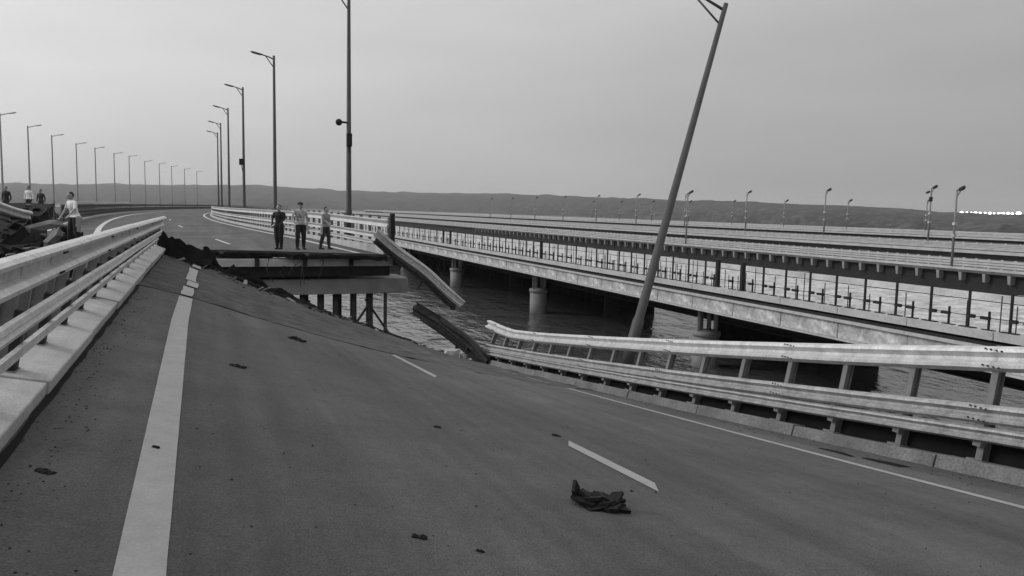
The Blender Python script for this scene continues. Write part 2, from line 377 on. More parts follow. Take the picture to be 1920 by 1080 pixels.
# ------------------------------------------------------------------ guard rails of the near span
W_PROF = [(0,.155),(.075,.115),(.08,.075),(.01,.02),(.01,-.02),(.08,-.075),(.075,-.115),(0,-.155)]
def wprof(hgt, depth, thick=0.006):
    k = hgt/0.31; a = [(x*depth/0.08, y*k) for x, y in W_PROF]
    b = [(x-thick, y) for x, y in a][::-1]
    return a + b
def rail_run(name, parent, vlist, frame, prof, m_, joint=3):
    for i in range(0, len(vlist)-1, joint):
        seg_ = vlist[i:i+joint+1]; va, vb = seg_[0], seg_[-1]+0.05
        nn = max(3, int((vb-va)/0.28)); off = random.uniform(-.003, .004)
        fr = []
        for j in range(nn+1):
            o, a, b = frame(va+(vb-va)*j/nn); fr.append((o + a*off + b*random.uniform(-.002, .002), a, b))
        MB().sweep(prof, fr).build(name, m_, parent, False)
def i_post(hh, fl=0.075, wd=0.11, t=0.009):      # H-section post along +Z, flanges facing the road (x)
    return MB().box((-wd/2,-fl/2,0),(-wd/2+t,fl/2,hh)).box((wd/2-t,-fl/2,0),(wd/2,fl/2,hh)).box((-wd/2+t,-t/2,0),(wd/2-t,t/2,hh)).box((-.13,-.10,-.005),(.13,.10,.014))
def orient(o, v, base, side=1, sc=1.0):
    a, b = out_n(v), up_n(v); o.matrix_world = Matrix(((a.x*side, 0, b.x, base.x), (0, side, 0, base.y), (a.z*side, 0, b.z, base.z), (0,0,0,1))) @ Matrix.Diagonal((1,1,sc,1)); return o.matrix_world.copy()
# left barrier
gl = thing('guard_rail', 'long grey steel guard rail on the left kerb running to the broken end', 'guard rail', 'guard rails on the near span')
def hl(v): return 1 - 0.0085*max(0, v-6)
def lb(v): return V((kl(v)-0.36, v, dzs(kl(v)-0.36, v)+0.115))
HL = 0.89
vl = [-2.2+1.17*i for i in range(25)]; vl = [v for v in vl if v < 25.6]
pm = i_post(HL, .10).mesh('post', 'galv_dull')
for v in vl:
    o = link('post', pm, gl); mw = orient(o, v, lb(v), 1, hl(v))
    p = lb(v) + up_n(v)*0.42*hl(v) + out_n(v)*0.055
    br = MB(); a, b = out_n(v), up_n(v); q = p
    br.hexa([q+V((0,-.075,0))-b*.41*hl(v), q+a*.066+V((0,-.075,0))-b*.41*hl(v), q+a*.066+V((0,.075,0))-b*.41*hl(v), q+V((0,.075,0))-b*.41*hl(v), q+V((0,-.075,0))+b*.07, q+a*.066+V((0,-.075,0))+b*.07, q+a*.066+V((0,.075,0))+b*.07, q+V((0,.075,0))+b*.07])
    c = br.build('bracket', 'dark', o); c.matrix_parent_inverse = mw.inverted()
def frame_l(h_, w_): return lambda v: (lb(v) + up_n(v)*h_*hl(v) + out_n(v)*w_, out_n(v), up_n(v))
rail_run('upper_rail', gl, vl, frame_l(0.795, 0.055), [(0,.145),(.05,.14),(.085,.118),(.085,.088),(.055,.066),(0,.05),(0,-.035),(.055,-.055),(.095,-.085),(.095,-.118),(.05,-.142),(0,-.145),(-.012,-.145),(-.012,.145)], 'galv')
rail_run('middle_rail', gl, vl, frame_l(0.415, 0.127), [(0,.075),(.04,.07),(.055,.03),(.03,0),(.055,-.03),(.04,-.07),(0,-.075),(-.005,0)], 'galv')
rail_run('lower_rail', gl, vl, frame_l(0.185, 0.122), [(0,.04),(.04,.04),(.04,-.04),(0,-.04)], 'galv')
#rail_run('top_cap', gl, vl, frame_l(0.955, 0.03), [(-.05,.02),(.055,.02),(.055,-.008),(-.05,-.008)], 'galv')
# right barrier
gr = thing('guard_rail', 'bent grey steel guard rail on the right kerb, end curled up over the water', 'guard rail', 'guard rails on the near span')
def hr(v):
    t = [(4,1.43),(6,1.38),(8.5,1.29),(12.5,1.17),(16.6,1.08),(20,1.02),(22,1.03),(23.2,1.14),(24.4,1.30)]
    return lerp_tab(t, v)
def rb(v): return V((8.42, v, dz(KR, v)-math.tan(phi(v))*0.22+0.165))
vr = [3.0+1.145*i for i in range(19)]; vr = [v for v in vr if v < 24.3]
pm = i_post(1.0, 0.085, 0.12).mesh('post', 'post')
for v in vr:
    o = link('post', pm, gr); mw = orient(o, v, rb(v), -1, hr(v))
    p = rb(v) + V((0,0,0)); a, b = -out_n(v), up_n(v); q = p + b*0.36*hr(v)/1.3 + a*.06
    br = MB().hexa([q+V((0,-.05,0))-b*.2, q+a*.08+V((0,-.05,0))-b*.2, q+a*.08+V((0,.05,0))-b*.2, q+V((0,.05,0))-b*.2, q+V((0,-.05,0))+b*.2, q+a*.08+V((0,-.05,0))+b*.2, q+a*.08+V((0,.05,0))+b*.2, q+V((0,.05,0))+b*.2])
    c = br.build('bracket', 'post', o); c.matrix_parent_inverse = mw.inverted()
def frame_r(h_, w_, flat=0.0): return lambda v: (rb(v) + up_n(v)*h_*hr(v) - out_n(v)*w_, -out_n(v), up_n(v))
vr2 = vr + [24.45]
rail_run('upper_rail', gr, vr2, frame_r(0.885, 0.065), wprof(0.30, 0.085), 'galv')
def frame_rl(h0, w_):
    def f(v): return (rb(v) + up_n(v)*h0*min(1.05, (min(hr(v), 1.5 if v < 21 else 1.03)/1.38))**1.35 - out_n(v)*w_, -out_n(v), up_n(v))
    return f
rail_run('middle_rail', gr, vr2[:-1], frame_rl(0.565, 0.145), wprof(0.225, 0.08), 'galv_dirty')
rail_run('lower_rail', gr, vr2[:-1], frame_rl(0.325, 0.14), wprof(0.18, 0.07), 'galv_dirty')
def splices(g_, vlist, frame, hh, joint=3):        # lap plates with bolts where the beams meet
    for v in vlist[joint::joint]:
        o, a, b = frame(v); pl = MB(); y = V((0, 1, 0))
        for hs in (-.32, .32):
            c = o + b*hh*hs + a*.085
            for yy in (-.1, -.035, .035, .1):
                q = c + y*yy; pl.tube([q, q+a*.016], .011, 6)
        pl.build('splice_bolts', 'dark', g_)
splices(gl, vl, frame_l(0.795, 0.065), .29); splices(gr, vr2, frame_r(0.885, 0.065), .30); splices(gr, vr2, frame_rl(.565, .135), .22)
rail_run('gap_dark_strip', gr, vr2[:-1], frame_rl(0.125, -0.07), [(0,.13),(.012,.13),(.012,-.12),(0,-.12)], 'black')  # added black strip that darkens the gap below the lower rail
# the lower beam torn off and bent up beyond the break
def ribbon(name, pts, prof, parent, m_, twist=0.0):
    pts = [V(p) for p in pts]; fr = []
    fine = []
    for i in range(len(pts)-1):
        for j in range(6): fine.append(pts[i].lerp(pts[i+1], j/6))
    fine.append(pts[-1])
    for _ in range(3): fine = [fine[0]] + [(fine[i-1]+fine[i]*2+fine[i+1])/4 for i in range(1, len(fine)-1)] + [fine[-1]]
    for i, p in enumerate(fine):
        d = (fine[min(i+1, len(fine)-1)]-fine[max(i-1, 0)]).normalized()
        a = d.cross(V((0,0,1))).normalized(); b = a.cross(d).normalized()
        rot = Matrix.Rotation(twist*i/len(fine), 3, d); fr.append((p, rot @ a, rot @ b))
    return MB().sweep(prof, fr).build(name, m_, parent)
t1 = thing('torn_rail', 'dark sooty guard rail beam bent upwards past the end of the near span', 'guard rail')
pA, pB, pC, pD = at_v(912, 680, 22.8), at_v(876, 648, 23.5), at_v(824, 608, 24.3), at_v(774, 576, 25.1)
ribbon('beam', [pA, pB, pC+V((0,0,.05)), pD], wprof(0.42, 0.16, 0.03), t1, 'soot', 0.25)
ribbon('beam', [p+V((.12,.1,-.20)) for p in (pA, pB, pC, pC.lerp(pD, .8))], wprof(0.30, 0.12, 0.03), t1, 'rust', -0.3)
ribbon('strut', [pA+V((.05,0,.05)), pB+V((.1,0,.22)), pC+V((.06,0,.16))], [(-.06,.06),(.06,.06),(.06,-.06),(-.06,-.06)], t1, 'rust')
for f_, a_ in ((.15, .3), (.42, -.2), (.7, .35)):
    q = pA.lerp(pC, f_)+V((.1,.1,.05)); MB().tube([q, q+V((a_*.3, .15, -.55))], .05, 6).build('bent_post', 'rust', t1)
# ------------------------------------------------------------------ far span beyond the gap (curves right in the distance)
def ur(v): return 1.8 + (v-118)**2/1480.0
def fz(off, v): return -0.16*max(0, (42-v)/11)*max(0, (off+9)/9) if v < 42 else 0.0
far = thing('standing_bridge_span', 'road bridge still standing beyond the gap, curving away into the distance', 'bridge span')
def far_strip(name, o0, o1, v0, v1, z, m_, n_=90, rag=False, parent=far):
    vs = []; fs = []; NU = 14
    for j in range(n_+1):
        s = (j/n_)**1.6
        for i in range(NU+1):
            o = o0+(o1-o0)*i/NU; a = v0
            if rag: a = 31.0 - 1.2*max(0, (o+5)/5) + 0.25*noise.noise(V((o*1.7, 0, 4)))
            v = a+(v1-a)*s; vs.append((ur(v)+o, v, z+fz(o, v)))
    for j in range(n_):
        for i in range(NU): a = j*(NU+1)+i; fs.append((a, a+1, a+NU+2, a+NU+1))
    if rag:
        k = len(vs)
        for i in range(NU+1): x, y, zz = vs[i]; vs.append((x, y+.02, zz-.11))
        for i in range(NU): fs.append((i, i+1, k+i+1, k+i))
    return MB().add(vs, fs).build(name, m_, parent, True)
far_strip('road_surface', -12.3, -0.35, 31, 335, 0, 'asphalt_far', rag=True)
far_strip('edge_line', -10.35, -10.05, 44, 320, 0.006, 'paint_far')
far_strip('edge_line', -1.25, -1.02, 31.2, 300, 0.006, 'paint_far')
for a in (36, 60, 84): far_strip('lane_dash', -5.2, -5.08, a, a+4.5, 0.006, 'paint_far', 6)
def far_box(name, o0, o1, z0, z1, v0, v1, m_, n_=60, parent=far):
    fr = [(V((ur(v0+(v1-v0)*j/n_), v0+(v1-v0)*j/n_, 0)), V((1,0,0)), V((0,0,1))) for j in range(n_+1)]
    return MB().sweep([(o0,z0),(o1,z0),(o1,z1),(o0,z1)], fr).build(name, m_, parent)
far_box('kerb', -0.34, 0.35, -0.3, 0.14, 30.6, 335, 'concrete')
far_box('kerb', -12.9, -12.31, -0.3, 0.14, 46, 335, 'concrete')
far_box('deck_slab', -12.8, 0.3, -0.30, -0.17, 31.2, 335, 'concrete_dark')
bevel(MB().box((-5.2, 30.75, -.62), (7.05, 31.35, -.33)).build('end_beam', 'concrete', far), 0.02)
for i in range(8): MB().box((-5.0+1.72*i, 30.62, -.60), (-4.84+1.72*i, 30.74, -.30)).build('end_bracket', 'dark', far)
MB().box((-5.1, 30.95, -1.02), (6.95, 31.5, -.63)).build('end_diaphragm', 'dark', far)
for gu in (-11.5, -8, -4.5, -1.2): far_box('girder', gu-.25, gu+.25, -1.05, -.31, 31.6, 335, 'dark')
bevel(MB().box((-5.4, 31.2, -1.74), (7.75, 33.2, -1.14)).build('pier_cap', 'concrete_mid', far), 0.03)
pile = MB().tube([(0,0,0),(0,0,4.4)], 0.12, 10).mesh('pile', 'rust', True)
for row, v in enumerate((31.7, 33.0)):
    for i in range(18): place('pile', pile, far, (-4.6+.64*i+0.27*row+random.uniform(-.05,.05), v, ZW-.45))
place('pile', MB().tube([(0,0,0),(0,0,4.4)], 0.07, 8).mesh('pile', 'rust', True), far, (6.85, 31.25, ZW-.45))
for i in range(7): MB().tube([(-1.2+1.22*i, 31.6, -2.0-(i % 2)*2.2), (0.3+1.22*i, 31.6, -4.2+(i % 2)*2.2)], 0.05, 6).build('brace', 'rust', far)
MB().tube([(-4.6,31.5,-3.9),(7.4,31.5,-4.0)], 0.05, 6).build('brace', 'rust', far)
for v in (62, 94, 126):      # the piers further on
    for o in (-10, -6, -2): MB().tube([(ur(v)+o, v, ZW-.5), (ur(v)+o, v, -1.0)], 0.6, 14).build('pier', 'concrete_mid', far, True)
vs = []; fs = []; NF = 80
for i in range(NF+1):                                   # torn asphalt lip and hanging bars at the end of the standing span
    u = -5.0 + 11.6*i/NF; v = 31.0-1.2*max(0, (u-6.9+5)/5)+.2*noise.noise(V((u*2, 3, 3))); z = fz(u-6.9, 30.6)
    hz = .08+.16*abs(noise.noise(V((u*1.7, 1, 5))))+.05*noise.noise(V((u*7, 1, 5)))
    vs += [(u, v, z+.02), (u, v-.12, z-hz*.5), (u, v-.10-.1*noise.noise(V((u*4, 2, 2))), z-.08-hz)]
for i in range(NF):
    for k in range(2): a = i*3+k; fs.append((a, a+3, a+4, a+1))
o = MB().add(vs, fs).build('dark_edge_layer', 'tar', far); o.modifiers.new('s', 'SOLIDIFY').thickness = .03
for i in range(14):
    u = random.uniform(-4.5, 7.0); z = random.choice((-.2, -.35, -.62)); L_ = random.uniform(.2, .9); v = 30.7
    MB().tube([(u, v+.2, z), (u+random.uniform(-.1,.1), v-.15, z+.03), (u+random.uniform(-.2,.2), v-.2-L_*.25, z-L_*.45), (u+random.uniform(-.25,.25), v-.15-L_*.3, z-L_)], .016, 5).build('rebar', 'rust', far)
def far_rail(label, off, v0, v1, side, m_rail, n_single):
    g = thing('guard_rail', label, 'guard rail', 'guard rails on the standing span')
    def run(nm, z0, z1, w, d, mm=m_rail):
        n_ = 90; fr = []
        for j in range(n_+1):
            v = v0+(v1-v0)*(j/n_)**1.5; fr.append((V((ur(v)+off, v, fz(off, v))), V((side,0,0)), V((0,0,1))))
        zm = (z0+z1)/2
        MB().sweep([(w,z0),(w+d,z0+.03),(w+d*.3,zm),(w+d,z1-.03),(w,z1),(w-.012,z1),(w-.012,z0)], fr).build(nm, mm, g)
    run('upper_rail', 1.02, 1.34, 0.06, 0.10); run('middle_rail', 0.56, 0.80, 0.08, 0.09); run('lower_rail', 0.30, 0.46, 0.08, 0.08)
    pmesh = MB().box((-.06,-.045,0),(.06,.045,1.3)).mesh('post', 'post'); v = v0+0.15; k = 0; rest = MB()
    while v < v1:
        if k < n_single: place('post', pmesh, g, (ur(v)+off, v, 0.12+fz(off, v)))
        else: rest.box((ur(v)+off-.06, v-.045, .1), (ur(v)+off+.06, v+.045, 1.3))
        k += 1; v += 1.2 if k < n_single else 2.4
    tag(rest.build('distant_posts', 'post', g), kind='stuff')
    return g
gfr = far_rail('pale guard rail on the right of the standing span, broken off at the gap', 0.0, 30.8, 335, -1, 'galv_far', 45)
far_rail('dark guard rail sweeping round the left of the far curve', -12.6, 62, 335, 1, 'dark', 30)
bevel(MB().box((6.86, 30.42, -.3), (7.03, 30.6, 1.42)).build('end_post', 'dark', gfr), 0.01)
# fallen beam hanging from the far barrier towards the water
t2 = thing('fallen_rail', 'grey guard rail beams torn from the standing span, hanging down to the water', 'guard rail')
q = [at_v(706, 436, 30.6), at_v(745, 470, 30.2), at_v(800, 512, 29.4), at_v(840, 548, 28.8), at_v(868, 572, 28.4)]
q[2] += V((.02,0,.05))
ribbon('beam', q, wprof(0.34, 0.13, 0.02), t2, 'galv_dirty', -0.7)
ribbon('beam', [p+V((-.03,.12,-.30)) for p in q[:-1]] + [q[-1].lerp(q[-2], .4)+V((0,.1,-.3))], wprof(0.26, 0.12, 0.02), t2, 'soot', 0.6)
for f_, a_ in ((1, .2), (2, -.3), (3, .25)): MB().tube([q[f_]+V((.03,.12,0)), q[f_]+V((a_, .3, -.7))], .05, 6).build('bent_post', 'rust', t2)
ribbon('beam', [p+V((.05,.25,-.10)) for p in q[:4]], [(-.05,.05),(.05,.05),(.05,-.05),(-.05,-.05)], t2, 'rust')

# ------------------------------------------------------------------ lamps on the standing span
def street_lamp(label, base, H, arm_dir, m_, group, rad=(0.13, 0.07), arm=1.9, top=None, detail=True, rise=.17):
    g = thing('street_lamp', label, 'street lamp', group)
    base = V(base); tp = V(top) if top else base + V((0,0,H)); ax = (tp-base).normalized(); L_ = (tp-base).length
    ad = V(arm_dir) - ax*V(arm_dir).dot(ax); ad.normalize()
    MB().tube([base, base+ax*L_*.12, base+ax*L_*.125, base+ax*L_], [rad[0]*1.25, rad[0]*1.2, rad[0], rad[1]], 12).build('pole', m_, g, True)
    MB().tube([base-ax*.02, base+ax*.06], [rad[0]*2.2, rad[0]*2.2], 12).build('base_flange', m_, g)
    e1 = base+ax*(L_-.12) + ad*arm + ax*rise*arm
    MB().tube([base+ax*(L_-.25), (base+ax*(L_-.25)).lerp(e1, .5)+ax*.03, e1], [rad[1]*.62, rad[1]*.55, rad[1]*.5], 8).build('arm', m_, g, True)
    if detail: MB().tube([base+ax*(L_-.85), (base+ax*(L_-.85)).lerp(e1-ad*.3-ax*.1, .5), e1-ad*.3-ax*.1], rad[1]*.42, 8).build('strut', m_, g, True)
    sd_ = ad.cross(ax)
    hd = MB().sweep([(-.14,-.02),(-.10,-.07),(.10,-.07),(.14,-.02),(.09,.06),(-.09,.06)], [(e1-ad*.1, sd_*.55, ax*.6), (e1+ad*.15+ax*.03, sd_, ax), (e1+ad*.55+ax*.12, sd_*.95, ax), (e1+ad*.72+ax*.16, sd_*.5, ax*.5)])
    hdo = hd.build('lamp_head', m_, g, True)
    if detail: MB().sweep([(-.08,-.078),(.08,-.078),(.08,-.066),(-.08,-.066)], [(e1+ad*.12+ax*.025, sd_, ax), (e1+ad*.52+ax*.115, sd_, ax)]).build('lens', 'galv_far', hdo)
    return g
RG = 'lamps along the right of the standing span'
spec = [(654, 40.5, 'tall street lamp with a round camera halfway up, nearest on the standing span'), (516, 57.5, 'second tall street lamp beyond the gap, left of the camera lamp'),
        (458, 73, 'third tall street lamp beyond the gap with a small box on its pole'), (430, 88.7, 'fourth lamp of the row beyond the gap'),
        (416, 105, 'fifth lamp of the row beyond the gap, in the tight cluster'), (410, 119, 'sixth and farthest clear lamp of the row beyond the gap')]
for i, (x, zc_, lab) in enumerate(spec):
    p = EYE + ray(x, 390)*zc_/ray(x, 390).dot(fw)
    street_lamp(lab, (p.x, p.y, 0.0), 12.15, (-1, 0.1, 0), 'pole', RG, (0.14, 0.08), 0.85)
    if i == 0:
        c = thing('surveillance_camera', 'black round camera on a bracket halfway up the nearest standing lamp', 'camera', loc=(p.x-.1, p.y-.05, 5.83))
        MB().tube([(0,0,0),(-.3,0,.02)], .05, 8).build('bracket', 'dark', c)
        bm = bmesh.new(); bmesh.ops.create_uvsphere(bm, u_segments=16, v_segments=10, radius=.17)
        for v in bm.verts: v.co.x -= .40
        me = bpy.data.meshes.new('dome'); bm.to_mesh(me); bm.free(); me.materials.append(M['dark']); link('dome', me, c)
        bx = thing('control_box', 'black box strapped to the nearest standing lamp below the camera', 'box', loc=(p.x, p.y-.12, 5.0))
        bevel(MB().box((-.13,-.12,-.35),(.13,.12,.3)).build('casing', 'dark', bx), .02); MB().tube([(0,0,-.35),(0.02,.05,-1.1)], .03, 6).build('cable', 'dark', bx)
    if i == 2:
        bx = thing('control_box', 'small dark box on the third lamp beyond the gap', 'box', loc=(p.x-.2, p.y-.1, 5.5))
        bevel(MB().box((-.2,-.12,-.28),(.2,.12,.28)).build('casing', 'dark', bx), .02); MB().tube([(0,0,-.28),(.1,.05,-.9)], .03, 6).build('cable', 'dark', bx)
LL = [(6,215),(57,238),(101,255),(146,270),(181,278),(216,288),(244,293),(273,303),(300,307),(323,312),(347,317),(370,322)]
ORD = ['first','second','third','fourth','fifth','sixth','seventh','eighth','ninth','tenth','eleventh','twelfth']
for i, (x, yt) in enumerate(LL):
    yh = 374.6+.02*x; zc_ = 10.35*1500/(yh-yt); p = EYE + ray(x, yh)*zc_/ray(x, yh).dot(fw)
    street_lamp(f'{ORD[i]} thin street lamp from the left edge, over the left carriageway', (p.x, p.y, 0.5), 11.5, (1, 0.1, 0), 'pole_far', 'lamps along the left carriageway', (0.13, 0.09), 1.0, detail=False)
# the leaning lamp of the near span
pb = at_v(1170, 700, 17.6); pt = at_v(1361, 8, 21.6)
street_lamp('dark street lamp leaning far to the right outside the near guard rail', pb, 0, (-.93, .36, 0), 'pole', None, (0.125, 0.075), 1.5, top=pt, rise=.28)

# ------------------------------------------------------------------ left carriageway: a raised tilted slab and the road beyond
lc = thing('left_carriageway', 'dark tilted slab of the left carriageway and road running on behind it', 'bridge span')
def tz(v): return -0.05 + 1.55*(v-28)/14
vs = []; fs = []
for j in range(15):
    v = 26+16*j/14
    for i in range(9):
        u = -16+9.9*i/8; vs.append((u+0.12*noise.noise(V((v, u, 0)))*(i == 8), v, tz(v)+0.05*noise.noise(V((u*.9, v*.9, 0)))))
for j in range(14):
    for i in range(8): a = j*9+i; fs.append((a, a+1, a+10, a+9))
MB().add(vs, fs).build('tilted_road_surface', 'near_black', lc, True)
vs = [(-15.8,26.2,tz(26.2)-.1),(-6.2,26.2,tz(26.2)-.1),(-6.2,41.9,tz(41.9)-.1),(-15.8,41.9,tz(41.9)-.1)]
MB().hexa([(x,y,z-.45) for x,y,z in vs]+vs).build('tilted_slab', 'near_black', lc)
MB().box((-16, -8, -.75), (-2.75, 25.6, -.55)).build('near_deck', 'concrete_dark', lc)  # added alongside and kept dark so the left rail's gaps show dark
MB().box((-15.9, -8, -.55+.004), (-2.8, 25.5, -.50)).build('near_road_surface', 'near_black', lc)
for gu in (-13, -8, -3.4): MB().box((gu-.25, -8, -2.1), (gu+.25, 25.4, -.76)).build('girder', 'dark', lc)
for gu in (-13, -9.8, -6.75): MB().hexa([(gu-.3,26.5,tz(26.5)-2.2),(gu+.3,26.5,tz(26.5)-2.2),(gu+.3,41.7,tz(41.7)-2.4),(gu-.3,41.7,tz(41.7)-2.4),(gu-.3,26.5,tz(26.5)-.56),(gu+.3,26.5,tz(26.5)-.56),(gu+.3,41.7,tz(41.7)-.56),(gu-.3,41.7,tz(41.7)-.56)]).build('girder', 'dark', lc)
for u in (-13,-9.8,-6.75): MB().tube([(u,43.4,ZW-.5),(u,43.4,-1.2)],.7,14).build('pier','concrete_dark',lc,True)
far_strip('road_surface', -27.0, -14.2, 43, 335, 0.55, 'asphalt_far', parent=lc)
far_box('deck_slab', -27.2, -14.0, -0.9, 0.5, 43, 335, 'concrete_dark', parent=lc)
def left_rail(label, off, v0, v1):
    g = thing('guard_rail', label, 'guard rail', 'guard rails of the left carriageway'); n_ = 60
    for nm, z0, z1 in (('upper_rail', 1.2, 1.5), ('lower_rail', .85, 1.05)):
        fr = [(V((ur(v0+(v1-v0)*j/n_)+off, v0+(v1-v0)*j/n_, .1)), V((1,0,0)), V((0,0,1))) for j in range(n_+1)]
        MB().sweep([(-.05,z0),(.05,z0+.05),(.0,(z0+z1)/2),(.05,z1-.05),(-.05,z1)], fr).build(nm, 'galv_far', g)
    r_ = MB(); v = v0+.2
    while v < v1: x = ur(v)+off; r_.box((x-.1, v-.05, .5), (x-.06, v+.05, 1.6)); v += 2.4
    tag(r_.build('distant_posts', 'post', g), kind='stuff')
left_rail('pale guard rail of the left carriageway behind the person in the white shirt', -14.2, 90, 160)
t3 = thing('torn_rail', 'pale bent guard rail end lying on the tilted slab at the left edge', 'guard rail')
ribbon('beam', [at_v(-60, 366, 33), at_v(0, 388, 33), at_v(30, 399, 33.4), at_v(56, 404, 34)], wprof(.34, .10, .02), t3, 'galv', 0.4)
ribbon('beam', [at_v(-60, 385, 33), at_v(-5, 402, 33), at_v(18, 409, 33.4)], wprof(.28, .10, .02), t3, 'galv_dull', 0.2)
for i, (x, y, v, s, lab) in enumerate(((85, 424, 33.5, .75, 'long grey slab fragment lying below the tilted left slab'), (102, 447, 31.5, .4, 'smaller grey slab fragment near the left guard rail'))):
    p = at_v(x, y, v); o = link('slab_fragment', chunk_mesh(40+i, s, .35, .22, 'concrete_dark')); o.location = p; o.rotation_euler = (0.2, -0.33-.5*i, 0.2); tag(o, lab, 'rubble', 'slab fragments on the left')

lr = thing('rubble', 'dark heap of broken road lumps below the tilted left slab', 'rubble')
CD = [chunk_mesh(s_, 1, .8, .6, 'near_black') for s_ in range(90, 95)] + [chunk_mesh(97, 1, .6, .4, 'concrete_dark')]
for i in range(110):
    v = random.uniform(28, 41); u = -4.9-random.random()**1.5*3.2; t_ = random.random()
    z = (tz(v) if u < -6.1 else max(-.05, tz(v)-.9-(u+6.1)*-.1)*t_) + .05
    s_ = random.choice((.08,.12,.18,.26,.38)); o = link('lump', CD[i % 6], lr); o.location = (u, v, z); o.scale = (s_*random.uniform(.8,1.8), s_, s_*random.uniform(.5,1)); o.rotation_euler = (random.uniform(-.4,.4), random.uniform(-.4,.4), random.uniform(0,6.3))
for i in range(8):
    v = random.uniform(29, 40); u = -6.2; MB().tube([(u, v, tz(v)-.2), (u+.3, v+.2, tz(v)+random.uniform(-.5,.5)), (u+.5, v+random.uniform(-.5,.5), tz(v)-random.uniform(.2,1.2))], .025, 5).build('rebar', 'rust', lr)
# ------------------------------------------------------------------ parallel low bridge on the right (A)
A0, A1 = 21.0, 31.0; ZA = -1.54
pa = thing('parallel_low_bridge', 'pale low bridge with open railing running along beside the broken span', 'bridge')
MB().box((A0+.45, 4, ZA-.30), (A1, 222, ZA-.12)).build('deck', 'deck_mottled', pa)
MB().box((A0+.02, 4, ZA-.42), (A1-.2, 222, ZA-.32)).build('deck_underside', 'dark', pa)
k = 0
fpm = MB().box((0, 0, 0), (.14, 2.96, .55)).mesh('fascia_panel', 'deck_mottled'); kpm = MB().box((0,0,0),(.42,2.97,.24)).mesh('kerb_block', 'concrete_pale'); lpm = MB().box((0,0,0),(.22,2.98,.10)).mesh('ledge', 'concrete')
v = 4
while v < 220:
    place('fascia_panel', fpm, pa, (A0+.06+random.uniform(-.012,.012), v, ZA-1.09)); place('kerb_block', kpm, pa, (A0+random.uniform(-.01,.01), v, ZA-.24)); place('ledge', lpm, pa, (A0-.08, v, ZA-.52)); v += 3.0
MB().box((A0-.01, 4, ZA-1.17), (A0+.30, 222, ZA-1.10)).build('bottom_flange', 'concrete', pa)
MB().box((A1-.5, 4, ZA-.118), (A1, 222, ZA+.10)).build('kerb', 'concrete_pale', pa)
for gu in (23.4, 26.4, 29.4): MB().box((gu-.05, 4, ZA-1.9), (gu+.05, 222, ZA-.43)).box((gu-.3,4,ZA-1.95),(gu+.3,222,ZA-1.9)).build('girder', 'dark', pa)
for v in (12, 32, 52.4, 72, 92, 112, 132):
    for u in (22.6, 28.6):
        mm = 'concrete_mid' if u < 25 else 'dark'  # back row coloured near-black in place of the shade under the deck
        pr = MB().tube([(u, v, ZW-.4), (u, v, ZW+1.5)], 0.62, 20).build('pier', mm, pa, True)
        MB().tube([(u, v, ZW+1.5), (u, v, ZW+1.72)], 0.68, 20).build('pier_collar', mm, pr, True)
        for dx, dy in ((-.4,0),(.35,-.25),(.35,.3),(0,.45)): MB().tube([(u+dx, v+dy, ZW+1.72), (u+dx, v+dy, ZA-1.0)], 0.11, 8).build('pier_strut', mm, pr, True)
    MB().box((A0+.6, v-.5, ZA-1.3), (A1-.6, v+.5, ZA-.96)).build('cross_beam', 'concrete_dark', pa)
for v0, v1 in ((29, 42.5), (49.5, 150)):  # added dark wall segments standing in for shade and dark reflections under the deck
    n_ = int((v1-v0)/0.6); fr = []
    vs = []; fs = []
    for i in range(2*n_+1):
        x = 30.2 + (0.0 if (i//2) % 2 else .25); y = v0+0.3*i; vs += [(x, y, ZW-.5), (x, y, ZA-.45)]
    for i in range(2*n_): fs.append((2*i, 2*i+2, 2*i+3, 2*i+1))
    o = MB().add(vs, fs).build('added_dark_wall', 'black', pa); sm = o.modifiers.new('s', 'SOLIDIFY'); sm.thickness = .03
# its railing
ra = thing('cable_railing', 'thin dark post railing on the near edge of the parallel low bridge', 'railing')
tallm = MB().box((-.03,-.03,0),(.03,.03,1.12)).box((-.05,-.20,.30),(.05,.02,.40)).box((-.07,-.26,-.005),(.07,.26,.03)).mesh('post', 'dark')
shortm = MB().box((-.025,-.025,0),(.025,.025,.55)).box((-.05,-.02,.30),(.05,.26,.39)).box((-.06,-.2,-.005),(.06,.2,.025)).mesh('short_post', 'dark')
thickm = MB().box((-.08,-.08,0),(.08,.08,1.2)).box((-.1,-.16,-.005),(.1,.16,.04)).mesh('post', 'dark')
v = 9.0; i = 0
while v < 190:
    place('post', thickm if i in (14, 15, 30, 43, 44) else tallm, ra, (A0+.2, v+(.4 if i == 15 else 0), ZA)); 
    if v < 90: place('short_post', shortm, ra, (A0+.2, v+.66, ZA))
    v += 1.33 if v < 60 else 2.2; i += 1
balm = [MB().box((-.012,-.012,0),(.012,.012,h_)).mesh('baluster', 'rust') for h_ in (1.05, .8, .6)]
v = 12.0
while v < 125:
    v += random.uniform(.12, .75) if v > 26 else random.uniform(.3, 1.3)
    if random.random() < .85: place('baluster', random.choice(balm), ra, (A0+.2+random.uniform(-.05,.05), v, ZA-.01))
for z, r_ in ((.84, .014), (.36, .012), (1.08, .008)): MB().tube([(A0+.2, 5, ZA+z), (A0+.2, 215, ZA+z)], r_, 6).build('cable', 'dark', ra)
